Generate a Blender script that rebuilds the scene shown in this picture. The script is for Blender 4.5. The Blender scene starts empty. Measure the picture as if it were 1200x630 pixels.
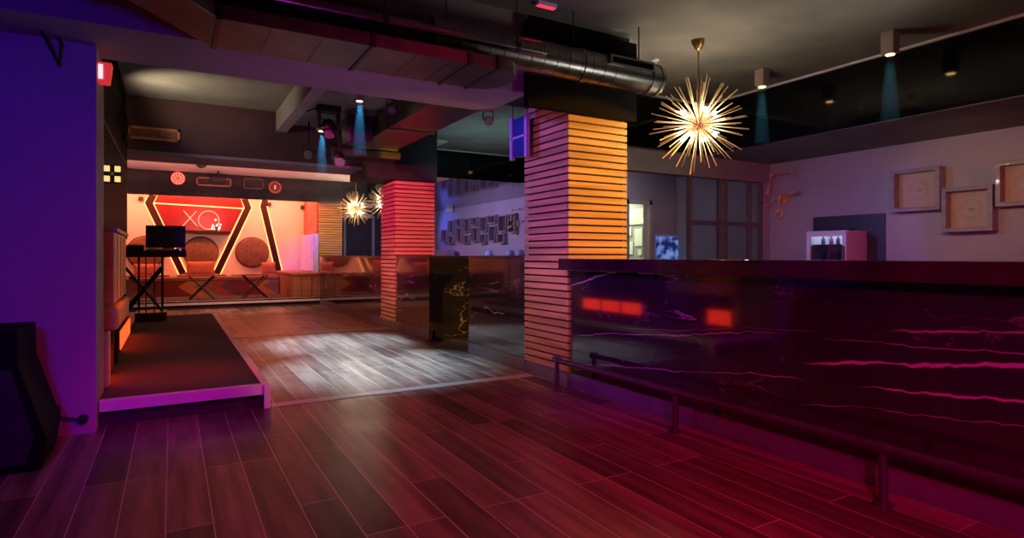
import bpy, bmesh, math, random
from mathutils import Vector, Matrix
random.seed(7)
S = bpy.context.scene
C = S.collection
PI = math.pi
def R(a): return math.radians(a)

# ------------------------------------------------------------------ camera
EYE = 1.15; F = 690.0
S30, C30 = math.sin(R(30)), math.cos(R(30))
cd = bpy.data.cameras.new('camera'); cam = bpy.data.objects.new('camera', cd); C.objects.link(cam)
cam.location = (0, 0, EYE); cam.rotation_euler = (R(90), 0, R(-30))
cd.sensor_width = 36; cd.lens = F/1200*36; cd.shift_y = -15/1200; cd.clip_start = .02
S.camera = cam
# ------------------------------------------------------------------ world, exposure
w = bpy.data.worlds.new('night'); S.world = w; w.use_nodes = True
w.node_tree.nodes['Background'].inputs[0].default_value = (.10, .05, .16, 1)
w.node_tree.nodes['Background'].inputs[1].default_value = .02
S.view_settings.view_transform = 'Standard'; S.view_settings.look = 'None'
S.view_settings.gamma = 1; S.view_settings.use_curve_mapping = False
S.view_settings.exposure = 0.0
# ------------------------------------------------------------------ unseen stage washes, coves and an added ceiling fill
def aim(o, t):
    o.rotation_euler = (Vector(t)-Vector(o.location)).to_track_quat('-Z', 'Y').to_euler()
def spot(name, loc, tgt, col, power, deg=50, blend=.6, rad=.06):
    l = bpy.data.lights.new(name, 'SPOT'); l.energy = power; l.color = col
    l.spot_size = R(deg); l.spot_blend = blend; l.shadow_soft_size = rad
    o = bpy.data.objects.new(name, l); C.objects.link(o); o.location = loc; aim(o, tgt); return o
def area(name, loc, tgt, col, power, sx, sy=None):
    l = bpy.data.lights.new(name, 'AREA'); l.energy = power; l.color = col
    l.shape = 'RECTANGLE'; l.size = sx; l.size_y = sy or sx
    o = bpy.data.objects.new(name, l); C.objects.link(o); o.location = loc; aim(o, tgt); return o
# purple and blue washes from behind the photographer
spot('purple_wash', (-.9, .2, 1.9), (-.9, 4.7, 1.25), (.10, 0, 1), 190, 54, .9, .15)
spot('magenta_edge_wash', (.6, .4, 2.6), (.22, 4.8, .12), (1, .0, .80), 190, 22, .9, .1)
spot('red_floor_wash', (1.1, -.3, 2.9), (1.6, 2.6, 0), (1, 0, .05), 120, 88, .95, .2)
spot('red_floor_wash', (2.6, 1.0, 3.0), (1.3, 3.6, 0), (1, 0, .08), 80, 85, .95, .2)
spot('red_floor_wash', (2.3, .2, 3.0), (2.5, 1.7, 0), (1, 0, 0), 60, 80, .95, .2)
spot('violet_floor_wash', (-.6, 1.4, 2.9), (.0, 3.2, 0), (.35, 0, 1), 24, 80, .95, .2)
spot('magenta_bar_wash', (.2, -.8, 2.0), (3.05, 1.4, .7), (1, 0, .30), 230, 60, .9, .15)
spot('violet_bar_wash', (.5, 2.8, 1.6), (3.05, 3.7, .85), (.42, .03, 1), 110, 55, .9, .15)
spot('pink_column_wash', (.3, 3.0, 2.1), (3.05, 4.7, 1.6), (1, .20, .62), 110, 46, .9, .08)
spot('blue_column_wash', (-.1, 6.3, 2.9), (3.05, 4.8, 1.9), (.20, .12, 1), 330, 38, .9, .08)
spot('peach_column_wash', (1.3, 3.6, 2.2), (3.05, 4.7, .5), (1, .42, .22), 80, 38, .9, .05)
spot('amber_column_wash', (4.5, 2.3, 1.95), (3.33, 4.25, 1.45), (1, .42, .0), 330, 56, .12, .03)
spot('magenta_beam_wash', (.6, 2.6, .9), (1.6, 4.6, 2.55), (.70, .03, .90), 50, 75, .95, .15)
spot('red_duct_wash', (.0, 1.8, 1.1), (.7, 3.8, 2.7), (1, .04, .02), 8, 60, .95, .15)
spot('red_stage_wash', (.08, 5.7, 1.55), (-.05, 5.6, .18), (1, .02, .0), 60, 70, .95, .1)
spot('red_back_bar_wash', (5.3, -1.6, 2.2), (7.7, 3.2, 1.75), (1, .0, .12), 130, 60, .8, .08)
spot('blue_back_bar_wash', (4.4, 5.2, 2.2), (7.7, 3.6, 1.6), (.30, .30, 1), 45, 80, .9, .15)
spot('warm_shelf_wash', (5.2, 2.6, 2.1), (7.7, 3.1, 1.85), (1, .62, .34), 42, 50, .9, .1)
area('blue_back_bar_area', (5.0, 14.0, 2.5), (7.7, 15.0, 1.8), (.42, .30, 1), 70, 2.5, .6)
spot('blue_wall_spot', (6.6, 18.2, 2.5), (7.7, 17.6, 2.0), (.08, .12, 1), 70, 80, .9, .1)
spot('pink_column_wash', (.6, 6.2, 2.6), (3.3, 8.95, 1.6), (1, .0, .32), 900, 42, .9, .1)
spot('amber_low_column_wash', (1.2, 8.0, .5), (3.05, 9.3, .7), (1, .60, .30), 60, 50, .9, .1)
spot('amber_rear_column_wash', (3.6, 13.6, 3.0), (3.85, 16.8, 1.6), (1, .5, .02), 110, 40, .9, .1)
area('orange_lounge_cove', (.6, 16.6, 2.95), (.6, 17.45, 1.2), (1, .19, .075), 210, 5.5, .2)
for _x in (-1.2, .9, 3.0):
    spot('rose_ceiling_wash', (_x, 13.4, 2.2), (_x, 15.4, 3.2), (1, .36, .30), 170, 100, .9, .1)
spot('ceiling_fill', (5.0, 1.4, 1.0), (3.9, 2.7, 3.2), (1, .92, .82), 85, 80, .9, .3)  # added fill behind the bar, brightens the grey ceiling
spot('red_stage_floor_wash', (.9, 9.6, 3.0), (1.1, 10.6, 0), (1, .03, .01), 120, 50, .9, .2)
spot('rosy_lounge_floor_wash', (1.6, 12.6, 3.05), (1.4, 14.6, 0), (1, .42, .26), 380, 80, .9, .2)
spot('violet_seat_wash', (1.7, 13.8, 2.9), (3.0, 16.3, 1.2), (.40, .18, 1), 300, 36, .8, .1)
area('cyan_ceiling_wash', (4.5, 8.4, 2.2), (4.8, 8.6, 3.2), (.35, .75, .85), 8, 1.5)
area('corridor_light', (7.1, 9.0, 2.4), (6.9, 8.9, 0), (.88, 1, .70), 34, .8)
area('booth_violet_light', (6.0, 6.5, 2.4), (6.5, 7.6, 1.4), (.42, .20, .9), 2.2, 1.0, .4)

# ------------------------------------------------------------------ materials
MAT = {}
def mat(name, col, rough=.5, metal=0, var=.12, scale=6, bump=.0, bscale=40, coat=0, spec=.5, emit=None, es=0, ecol=None):
    if name in MAT: return MAT[name]
    m = bpy.data.materials.new(name); m.use_nodes = True; MAT[name] = m
    nt = m.node_tree; N = nt.nodes; L = nt.links; b = N['Principled BSDF']
    b.inputs['Roughness'].default_value = rough; b.inputs['Metallic'].default_value = metal
    b.inputs['Coat Weight'].default_value = coat; b.inputs['Coat Roughness'].default_value = .05
    b.inputs['Specular IOR Level'].default_value = spec
    tc = N.new('ShaderNodeTexCoord')
    n = N.new('ShaderNodeTexNoise'); n.inputs['Scale'].default_value = scale; n.inputs['Detail'].default_value = 4
    L.new(tc.outputs['Object'], n.inputs['Vector'])
    r = N.new('ShaderNodeValToRGB'); c = Vector(col)
    r.color_ramp.elements[0].position = .3; r.color_ramp.elements[1].position = .7
    r.color_ramp.elements[0].color = (*(c*(1-var)), 1); r.color_ramp.elements[1].color = (*[min(1, x) for x in c*(1+var)], 1)
    L.new(n.outputs['Fac'], r.inputs['Fac']); L.new(r.outputs['Color'], b.inputs['Base Color'])
    if bump:
        n2 = N.new('ShaderNodeTexNoise'); n2.inputs['Scale'].default_value = bscale; n2.inputs['Detail'].default_value = 3
        L.new(tc.outputs['Object'], n2.inputs['Vector'])
        bp = N.new('ShaderNodeBump'); bp.inputs['Strength'].default_value = bump; bp.inputs['Distance'].default_value = .01
        L.new(n2.outputs['Fac'], bp.inputs['Height']); L.new(bp.outputs['Normal'], b.inputs['Normal'])
    if es:
        b.inputs['Emission Color'].default_value = (*(ecol or col), 1); b.inputs['Emission Strength'].default_value = es
    return m
def wood(name, c1, c2, axis, rough=.45, grain=14, coat=.1):
    if name in MAT: return MAT[name]
    m = bpy.data.materials.new(name); m.use_nodes = True; MAT[name] = m
    nt = m.node_tree; N = nt.nodes; L = nt.links; b = N['Principled BSDF']
    tc = N.new('ShaderNodeTexCoord'); mp = N.new('ShaderNodeMapping')
    s = [grain]*3; s[axis] = .9; mp.inputs['Scale'].default_value = s
    L.new(tc.outputs['Object'], mp.inputs['Vector'])
    n = N.new('ShaderNodeTexNoise'); n.inputs['Scale'].default_value = 1; n.inputs['Detail'].default_value = 5; n.inputs['Distortion'].default_value = .6
    L.new(mp.outputs['Vector'], n.inputs['Vector'])
    r = N.new('ShaderNodeValToRGB'); r.color_ramp.elements[0].position = .32; r.color_ramp.elements[1].position = .68
    r.color_ramp.elements[0].color = (*c1, 1); r.color_ramp.elements[1].color = (*c2, 1)
    L.new(n.outputs['Fac'], r.inputs['Fac']); L.new(r.outputs['Color'], b.inputs['Base Color'])
    b.inputs['Roughness'].default_value = rough; b.inputs['Coat Weight'].default_value = coat
    bp = N.new('ShaderNodeBump'); bp.inputs['Strength'].default_value = .15; bp.inputs['Distance'].default_value = .004
    L.new(n.outputs['Fac'], bp.inputs['Height']); L.new(bp.outputs['Normal'], b.inputs['Normal'])
    return m
plaster = mat('grey_plaster', (.36, .33, .34), .85, var=.12, scale=3, bump=.25, bscale=30)
ceil_m = mat('ceiling_paint', (.21, .20, .185), .9, var=.15, scale=2.5, bump=.2, bscale=25)
beam_m = mat('beam_paint', (.30, .27, .30), .8, var=.1, scale=3, bump=.2, bscale=25)
wall_m = mat('smooth_wall_paint', (.42, .40, .42), .8, var=.05, scale=2, bump=.12, bscale=60)
black_m = mat('matt_black', (.012, .012, .014), .6, var=.2)
darkpaint = mat('dark_brown_paint', (.10, .05, .05), .7, var=.2, scale=2)
gloss_black = mat('glossy_black_panel', (.0035, .0035, .0045), .08, var=.1, spec=.5)
white_trim = mat('white_trim_paint', (.72, .70, .70), .45, var=.06)
dark_metal = mat('dark_metal', (.05, .05, .055), .35, .8)
steel = mat('galvanised_steel', (.26, .26, .25), .28, 1, var=.25, scale=5, bump=.1, bscale=30)
dullsteel = mat('dull_duct_steel', (.13, .11, .105), .4, .85, var=.3, scale=4, bump=.15, bscale=18)
gold = mat('brushed_brass', (.62, .40, .14), .3, 1, var=.15)
goldrod = mat('rod_brass', (.80, .60, .34), .4, .8, var=.15)
carpet = mat('dark_stage_carpet', (.045, .045, .05), .95, var=.35, scale=300, bump=.4, bscale=300)
redled = mat('red_led', (1, .04, .01), es=5.5, ecol=(1, .03, .006))
orangeled = mat('orange_led', (1, .30, .10), es=4.5, ecol=(1, .26, .08))
bulb_m = mat('warm_bulb', (1, .8, .5), es=430, ecol=(1, .84, .60))
lamp_on = mat('warm_lens', (1, .7, .3), es=14, ecol=(1, .62, .22))
white_on = mat('white_lens', (1, .95, .85), es=22, ecol=(1, .93, .8))
neon = mat('neon_tube', (1, .4, .34), es=.45, ecol=(1, .42, .34))
leather = mat('brown_leather', (.16, .075, .045), .45, var=.3, scale=8, bump=.2, bscale=90)
tanleather = mat('tan_wood_panel', (.48, .24, .14), .5, var=.3, scale=5, bump=.2, bscale=50)
white_gloss = mat('white_enamel', (.78, .78, .80), .3, var=.04)
blacktable = mat('black_table_metal', (.02, .018, .02), .4, .3)
screen_m = mat('switched_off_screen', (.03, .045, .045), .25, var=.1)
redpaint = mat('red_plastic', (.75, .04, .03), .4, var=.1, es=.5, ecol=(1, .05, .04))
slat_m = wood('slat_pine', (.34, .20, .07), (.66, .42, .16), 0, .7, coat=0)
slat_y = wood('slat_pine_side', (.34, .20, .09), (.66, .42, .20), 1, .7, coat=0)
greywood = wood('weathered_box_wood', (.22, .19, .18), (.36, .32, .30), 1)
palewood = wood('pale_back_wood', (.44, .34, .26), (.60, .47, .36), 1, .75, grain=6, coat=0)
blockwood = wood('orange_block_wood', (.26, .11, .05), (.42, .19, .09), 0)
glass_m = bpy.data.materials.new('partition_glass'); glass_m.use_nodes = True
_b = glass_m.node_tree.nodes['Principled BSDF']; _b.inputs['Base Color'].default_value = (.75, .78, .85, 1)
_b.inputs['Roughness'].default_value = .02; _b.inputs['Transmission Weight'].default_value = 1; _b.inputs['IOR'].default_value = 1.2

# node helpers for the patterned materials
class G:
    def __init__(s, name):
        s.m = bpy.data.materials.new(name); s.m.use_nodes = True; s.N = s.m.node_tree.nodes; s.L = s.m.node_tree.links
        s.b = s.N['Principled BSDF']; MAT[name] = s.m
        s.tc = s.N.new('ShaderNodeTexCoord'); sp = s.N.new('ShaderNodeSeparateXYZ'); s.L.new(s.tc.outputs['Object'], sp.inputs[0])
        s.x, s.y, s.z = sp.outputs
    def v(s, op, a, b=None, c=None):
        n = s.N.new('ShaderNodeMath'); n.operation = op
        for i, q in enumerate((a, b, c)):
            if q is None: continue
            if isinstance(q, (int, float)): n.inputs[i].default_value = q
            else: s.L.new(q, n.inputs[i])
        return n.outputs[0]
    def noise(s, scale, det=4, vec=None, dist=0, sc=None):
        n = s.N.new('ShaderNodeTexNoise'); n.inputs['Scale'].default_value = scale; n.inputs['Detail'].default_value = det
        n.inputs['Distortion'].default_value = dist
        src = vec or s.tc.outputs['Object']
        if sc:
            mp = s.N.new('ShaderNodeMapping'); mp.inputs['Scale'].default_value = sc; s.L.new(src, mp.inputs['Vector']); src = mp.outputs[0]
        s.L.new(src, n.inputs['Vector']); return n.outputs['Fac']
    def mr(s, a, lo, hi, t0=0, t1=1):
        n = s.N.new('ShaderNodeMapRange'); s.L.new(a, n.inputs[0])
        for i, q in enumerate((lo, hi, t0, t1)): n.inputs[i+1].default_value = q
        n.interpolation_type = 'SMOOTHSTEP'; return n.outputs[0]
    def mix(s, f, a, b):
        n = s.N.new('ShaderNodeMix'); n.data_type = 'RGBA'
        if isinstance(f, (int, float)): n.inputs[0].default_value = f
        else: s.L.new(f, n.inputs[0])
        for i, q in ((6, a), (7, b)):
            if isinstance(q, tuple): n.inputs[i].default_value = (*q, 1)
            else: s.L.new(q, n.inputs[i])
        return n.outputs[2]
def marble(name, veins=(), yo=0, lo=.56, st1=.6):
    g = G(name); g.y = g.v('ADD', g.y, yo)
    n1 = g.noise(1.0, 6, dist=.5, sc=(1.2, .45, 2.6)); a = g.v('ABSOLUTE', g.v('SUBTRACT', n1, .5))
    f1 = g.mr(a, .0, .006, 1, 0); msk = g.mr(g.noise(1.3, 2), lo, lo+.1, 0, st1); f1 = g.v('MULTIPLY', f1, msk)
    n2 = g.noise(2.3, 6, dist=.3, sc=(1, .4, 2.0)); f2 = g.mr(g.v('ABSOLUTE', g.v('SUBTRACT', n2, .47)), .0, .004, .25, 0)
    f2 = g.v('MULTIPLY', f2, g.mr(g.noise(2.1, 2), .5, .6))
    f = g.v('MAXIMUM', f1, f2)
    wob = g.v('SUBTRACT', g.noise(3.0, 4, sc=(1, 1, .12)), .5); wob2 = g.v('SUBTRACT', g.noise(14, 3, sc=(1, 1, .1)), .5)
    for (y0, z0, sl, ya, yb, wd, amp, st) in veins:          # z = z0 + sl*(y - y0)
        zc = g.v('ADD', g.v('MULTIPLY_ADD', g.v('SUBTRACT', g.y, y0), sl, z0), g.v('MULTIPLY_ADD', wob, amp, g.v('MULTIPLY', wob2, .03)))
        d = g.v('ABSOLUTE', g.v('SUBTRACT', g.z, zc))
        wv = g.v('MULTIPLY', g.mr(g.noise(5, 2), .3, .7, .35, 1.3), wd)
        ln = g.v('MULTIPLY', g.mr(g.v('DIVIDE', d, wv), .4, 1, st, 0),
                 g.v('MULTIPLY', g.mr(g.y, ya, ya+.12), g.mr(g.y, yb-.15, yb, 1, 0)))
        f = g.v('MAXIMUM', f, ln)
    col = g.mix(g.noise(2.2, 4), (.016, .012, .018), (.045, .036, .046))
    col = g.mix(f, col, (.62, .56, .55))
    g.L.new(col, g.b.inputs['Base Color']); g.b.inputs['Roughness'].default_value = .07
    g.b.inputs['Specular IOR Level'].default_value = .75
    g.b.inputs['Coat Weight'].default_value = .3; g.b.inputs['Coat Roughness'].default_value = .03
    return g.m
bar_marble = marble('black_marble_bar', (
    (2.04, .554, -.147, -1, 2.06, .011, .05, 1), (1.61, .49, -.11, -1, 1.75, .007, .04, .9), (1.44, .80, -.09, -1, 1.6, .006, .03, .7),
    (1.2, .74, -.05, .3, 2.0, .003, .05, .6), (1.3, .42, -.12, -1, 2.1, .003, .05, .6),
    (4.23, .90, -.20, 3.55, 4.4, .010, .06, .9), (3.6, 1.04, .02, 2.9, 3.75, .009, .12, .9),
    (3.99, .486, -.12, 2.15, 4.2, .004, .06, .7), (3.2, .33, -.12, 2.0, 4.2, .004, .06, .7), (2.6, .68, -.1, 1.9, 3.6, .002, .06, .45)), 1.5)
marble_b = marble('black_marble_counter', (), 0, .44, 1)

g = G('plank_floor')
mp = g.N.new('ShaderNodeMapping'); mp.inputs['Rotation'].default_value = (0, 0, R(90)); mp.inputs['Location'].default_value = (0, .024, 0)
g.L.new(g.tc.outputs['Object'], mp.inputs['Vector'])
br = g.N.new('ShaderNodeTexBrick'); g.L.new(mp.outputs[0], br.inputs['Vector'])
br.inputs['Scale'].default_value = 1; br.inputs['Brick Width'].default_value = 1.2; br.inputs['Row Height'].default_value = .179
br.inputs['Mortar Size'].default_value = .003; br.inputs['Mortar Smooth'].default_value = .3; br.offset = .37; br.offset_frequency = 3
br.inputs['Color1'].default_value = (0, 0, 0, 1); br.inputs['Color2'].default_value = (1, 1, 1, 1); br.inputs['Mortar'].default_value = (.5, .5, .5, 1)
gr = g.mr(g.noise(1, 3, sc=(15, 1.1, 1)), .25, .75)
base = g.mix(gr, (.10, .065, .05), (.30, .215, .17))
tint = g.mix(br.outputs['Color'], (.42, .40, .40), (1.25, 1.2, 1.15))
mm = g.N.new('ShaderNodeMix'); mm.data_type = 'RGBA'; mm.blend_type = 'MULTIPLY'; mm.inputs[0].default_value = 1
g.L.new(base, mm.inputs[6]); g.L.new(tint, mm.inputs[7])
fin = g.mix(br.outputs['Fac'], mm.outputs[2], (.62, .50, .48))
g.L.new(fin, g.b.inputs['Base Color'])
g.L.new(g.mr(g.noise(3, 2), .3, .7, .30, .38), g.b.inputs['Roughness']); g.b.inputs['Specular IOR Level'].default_value = .35
bp = g.N.new('ShaderNodeBump'); bp.inputs['Strength'].default_value = .12; bp.inputs['Distance'].default_value = .003
g.L.new(g.v('SUBTRACT', 1, br.outputs['Fac']), bp.inputs['Height']); g.L.new(bp.outputs['Normal'], g.b.inputs['Normal'])
floor_m = g.m

g = G('chevron_cladding')                       # inlaid diagonal boards, three stains
zz = g.v('PINGPONG', g.v('ADD', g.z, -.0), .24)
u = g.v('FRACT', g.v('MULTIPLY', g.v('ADD', g.x, g.v('MULTIPLY', zz, 1.5)), .62))
rp = g.N.new('ShaderNodeValToRGB'); rp.color_ramp.interpolation = 'CONSTANT'; e = rp.color_ramp.elements
e[0].color = (.20, .018, .012, 1); e[1].position = .30; e[1].color = (.52, .15, .04, 1)
for p_, c_ in ((.50, (.20, .13, .10)), (.66, (.30, .03, .02)), (.86, (.11, .03, .03))):
    k = e.new(p_); k.color = (*c_, 1)
g.L.new(u, rp.inputs[0]); g.L.new(rp.outputs[0], g.b.inputs['Base Color']); g.b.inputs['Roughness'].default_value = .4
chev = g.m
g = G('glowing_picture_print')
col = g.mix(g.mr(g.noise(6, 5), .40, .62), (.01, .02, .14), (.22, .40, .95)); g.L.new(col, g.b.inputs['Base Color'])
g.L.new(col, g.b.inputs['Emission Color']); g.b.inputs['Emission Strength'].default_value = .55  # print glows on its own in place of blue light falling on it
picture_m = g.m

# ------------------------------------------------------------------ mesh helpers
WL = {}
class MB:
    def __init__(s): s.bm = bmesh.new()
    def box(s, x0, x1, y0, y1, z0, z1):
        r = bmesh.ops.create_cube(s.bm, size=1)['verts']
        for v in r: v.co = Vector((x0+(v.co.x+.5)*(x1-x0), y0+(v.co.y+.5)*(y1-y0), z0+(v.co.z+.5)*(z1-z0)))
        return s
    def cyl(s, a, b, r, r2=None, n=16, caps=True):
        a, b = Vector(a), Vector(b); d = b-a
        M = Matrix.Translation((a+b)/2) @ d.to_track_quat('Z', 'Y').to_matrix().to_4x4()
        bmesh.ops.create_cone(s.bm, cap_ends=caps, segments=n, radius1=r, radius2=r if r2 is None else r2, depth=d.length, matrix=M)
        return s
    def ball(s, c, r, n=16, sc=(1, 1, 1)):
        bmesh.ops.create_uvsphere(s.bm, u_segments=n, v_segments=max(6, n//2), radius=r, matrix=Matrix.Translation(c) @ Matrix.Diagonal((*sc, 1))); return s
    def prism(s, pts, off):              # polygon (3-D points) extruded by the vector off
        off = Vector(off); a = [s.bm.verts.new(Vector(p)) for p in pts]; b = [s.bm.verts.new(Vector(p)+off) for p in pts]
        s.bm.faces.new(a); s.bm.faces.new(b[::-1]); n = len(a)
        for i in range(n): s.bm.faces.new((a[(i+1) % n], a[i], b[i], b[(i+1) % n]))
        return s
    def tube(s, pts, r, n=8, closed=False):
        P = [Vector(p) for p in pts]; rings = []; m = len(P)
        for i, p in enumerate(P):
            if closed: t = P[(i+1) % m]-P[i-1]
            else: t = P[min(i+1, m-1)]-P[max(i-1, 0)]
            q = t.to_track_quat('Z', 'Y')
            rings.append([s.bm.verts.new(p+q @ Vector((r*math.cos(2*PI*k/n), r*math.sin(2*PI*k/n), 0))) for k in range(n)])
        for i in range(m if closed else m-1):
            A, B = rings[i], rings[(i+1) % m]
            for k in range(n): s.bm.faces.new((A[k], A[(k+1) % n], B[(k+1) % n], B[k]))
        if not closed: s.bm.faces.new(rings[0][::-1]); s.bm.faces.new(rings[-1])
        return s
    def lathe(s, prof, c=(0, 0, 0), n=24, axis='z'):
        c = Vector(c); rings = []
        for r, h in prof:
            ring = []
            for k in range(n):
                a = 2*PI*k/n; p = (r*math.cos(a), r*math.sin(a), h)
                if axis == 'y': p = (p[0], h, p[1])
                if axis == 'x': p = (h, p[0], p[1])
                ring.append(s.bm.verts.new(c+Vector(p)))
            rings.append(ring)
        for A, B in zip(rings, rings[1:]):
            for k in range(n): s.bm.faces.new((A[k], A[(k+1) % n], B[(k+1) % n], B[k]))
        s.bm.faces.new(rings[0][::-1]); s.bm.faces.new(rings[-1]); return s
    def build(s, name, m, parent=None, at=None, bevel=0, smooth=False, seg=2):
        me = bpy.data.meshes.new(name); bm = s.bm
        bmesh.ops.recalc_face_normals(bm, faces=bm.faces)
        if parent is not None: o0 = WL.get(parent.name, Vector((0, 0, 0)))
        else: o0 = Vector(at) if at else Vector((0, 0, 0))
        if o0.length: bmesh.ops.translate(bm, verts=bm.verts, vec=-o0)
        bm.to_mesh(me); bm.free(); me.materials.append(m)
        if smooth:
            for p in me.polygons: p.use_smooth = True
            try: me.set_sharp_from_angle(angle=R(35))
            except Exception: pass
        o = bpy.data.objects.new(name, me); C.objects.link(o)
        if parent is not None: o.parent = parent; WL[o.name] = o0
        else: o.location = o0; WL[o.name] = o0
        if bevel:
            b = o.modifiers.new('bevel', 'BEVEL'); b.width = bevel; b.segments = seg; b.limit_method = 'ANGLE'
        return o
def box(*a): return MB().box(*a)
def tag(o, label=None, cat=None, group=None, kind=None):
    if label: o['label'] = label
    if cat: o['category'] = cat
    if group: o['group'] = group
    if kind: o['kind'] = kind
    return o
def thing(name, label, cat, loc, group=None):
    o = bpy.data.objects.new(name, None); C.objects.link(o); o.location = loc; o.empty_display_size = .1
    WL[o.name] = Vector(loc); return tag(o, label, cat, group)
def struct(name, mb, m, parent=None, bevel=0):
    o = mb.build(name, m, parent, bevel=bevel)
    if parent is None: o['kind'] = 'structure'
    return o
def dup(root, loc, label, rz=None):
    r = root.copy(); C.objects.link(r); r.location = loc; r['label'] = label
    if rz is not None: r.rotation_euler.z = rz
    WL[r.name] = Vector(loc)
    for ch in list(root.children):
        c = ch.copy(); C.objects.link(c); c.parent = r
        for q in list(ch.children):
            d = q.copy(); C.objects.link(d); d.parent = c
    return r
# real positions of things, read off the photograph's perspective
def _ray(px, py):
    t = (px-600)/F; return Vector((C30*t+S30, -S30*t+C30, (300-py)/F))
def onX(px, py, X): r = _ray(px, py); k = X/r.x; return Vector((X, r.y*k, EYE+r.z*k))
def onY(px, py, Y): r = _ray(px, py); k = Y/r.y; return Vector((r.x*k, Y, EYE+r.z*k))
def onZ(px, py, Z): r = _ray(px, py); k = (Z-EYE)/r.z; return Vector((r.x*k, r.y*k, Z))

# ================================================================== STRUCTURE
ZC = 3.2; XB = 3.05
struct('floor', box(-3.2, 8.2, -3.2, 19.8, -.1, 0), floor_m)
struct('ceiling', box(-3.2, 8.2, -3.2, 19.8, ZC, ZC+.15), ceil_m)
# floor strips
struct('trim_1', box(.66, 3.0, 4.79, 4.91, -.01, .004), mat('pale_threshold', (.50, .46, .42), .35, var=.12, scale=12))
struct('trim_2', box(.66, 3.0, 9.10, 9.22, -.01, .004), MAT['pale_threshold'])
# walls
struct('wall_front_left', box(-3.2, -.43, 4.70, 5.20, 0, 2.53), wall_m)
struct('wall_left', box(-3.3, -3.2, -3.2, 19.8, 0, ZC), wall_m)
struct('wall_behind_camera', box(-3.3, 8.3, -3.3, -3.2, 0, ZC), wall_m)
struct('wall_right', box(7.75, 7.9, -3.2, 19.8, 0, ZC), wall_m)
struct('wall_lounge', box(-3.2, 4.3, 17.5, 17.65, 0, ZC), mat('lounge_wall_paint', (.66, .60, .56), .7, var=.03, scale=3))
struct('wall_far', box(4.3, 7.75, 19.5, 19.65, 0, ZC), mat('charcoal_wall', (.05, .055, .065), .7))
struct('wall_lounge_side', box(3.25, 3.5, 16.9, 17.5, 0, ZC), mat('red_side_paint', (.55, .16, .12), .7))
# room beyond the right bar
b = MB(); b.box(4.85, 6.60, 7.6, 7.72, 0, ZC).box(7.09, 7.75, 7.6, 7.72, 0, ZC).box(6.60, 7.09, 7.6, 7.72, 2.05, ZC)
struct('wall_back_room', b, wall_m)
struct('wall_room_side', box(4.75, 4.85, 5.82, 7.72, 0, 2.62), wall_m)
struct('wall_corridor', box(6.3, 7.75, 9.7, 9.8, 0, ZC), mat('corridor_paint', (.5, .52, .40), .7))
d = struct('door_1', MB().box(6.56, 6.62, 7.54, 7.6, 0, 2.10).box(7.07, 7.13, 7.54, 7.6, 0, 2.10).box(6.56, 7.13, 7.54, 7.6, 2.03, 2.10), mat('pale_door_frame', (.5, .52, .42), .5))
# beams
struct('trim_3', box(-3.2, 2.62, 4.26, 5.0, 2.53, ZC), beam_m)                 # near cross beam
struct('trim_4', MB().box(2.55, 3.74, 4.16, 4.22, 2.40, 3.12), mat('black_fascia_board', (.006, .005, .004), .8, spec=.05))
struct('trim_5', box(2.62, 3.74, 4.26, 5.0, 2.62, ZC), MAT['matt_black'])
struct('trim_6', box(-3.2, 2.51, 8.93, 9.63, 2.51, ZC), mat('maroon_beam_paint', (.085, .035, .04), .7, var=.2, scale=2))
struct('trim_7', box(-3.2, 2.51, 8.925, 9.635, 2.47, 2.51), beam_m)
struct('trim_25', box(2.51, 3.74, 8.92, 9.63, 2.36, ZC), black_m)
struct('trim_26', box(-3.2, 4.25, 9.64, 16.2, ZC-.02, ZC), mat('pale_lounge_ceiling', (.66, .60, .58), .8, var=.05))  # paler panel added below the ceiling to brighten the rose-lit strip
struct('trim_8', box(1.42, 3.0, 5.0, 8.93, 3.04, ZC), ceil_m)                   # dropped soffit between the beams
struct('trim_9', box(1.28, 1.42, 5.0, 8.93, 2.92, ZC), beam_m)
# black glossy fascias and the soffits
GX = 6.25
struct('trim_10', box(3.74, GX, 5.6, 5.66, 2.52, ZC), gloss_black)
struct('trim_11', box(GX, GX+.06, -3.2, 5.66, 2.52, ZC), gloss_black)
struct('trim_12', MB().box(GX+.06, 7.75, -3.2, 5.66, 2.52, 2.56).box(3.74, 7.75, 5.66, 5.70, 2.52, 2.56), ceil_m)
struct('trim_13', MB().box(3.74, 7.75, 5.70, 5.82, 2.24, 2.56), beam_m)
struct('trim_14', box(4.85, 7.75, 5.82, 7.6, 2.62, 2.66), ceil_m)
edge = mat('white_edge_bead', (.75, .72, .74), .5, var=.03)
struct('trim_15', MB().box(3.74, GX, 5.57, 5.60, ZC-.022, ZC).box(GX-.03, GX, -3.2, 5.60, ZC-.022, ZC), edge)
struct('trim_16', box(3.2, GX, 10.45, 10.51, 2.66, ZC), gloss_black)
struct('trim_17', box(GX, GX+.06, 7.72, 10.51, 2.66, ZC), gloss_black)
struct('trim_18', box(4.75, 7.75, 10.51, 19.5, 2.66, 2.70), gloss_black)
struct('trim_19', MB().box(3.2, GX, 10.42, 10.45, ZC-.02, ZC).box(GX-.03, GX, 7.72, 10.45, ZC-.02, ZC), edge)
struct('trim_20', box(4.70, 4.75, 10.51, 19.5, 2.66, ZC), gloss_black)
struct('trim_21', box(GX+.06, 7.75, 7.72, 10.51, 2.66, 2.70), ceil_m)
# lounge fascia
struct('trim_22', box(-3.2, 4.7, 16.2, 16.3, 2.59, ZC), mat('charcoal_gloss_fascia', (.018, .018, .024), .18, var=.3))
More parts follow.
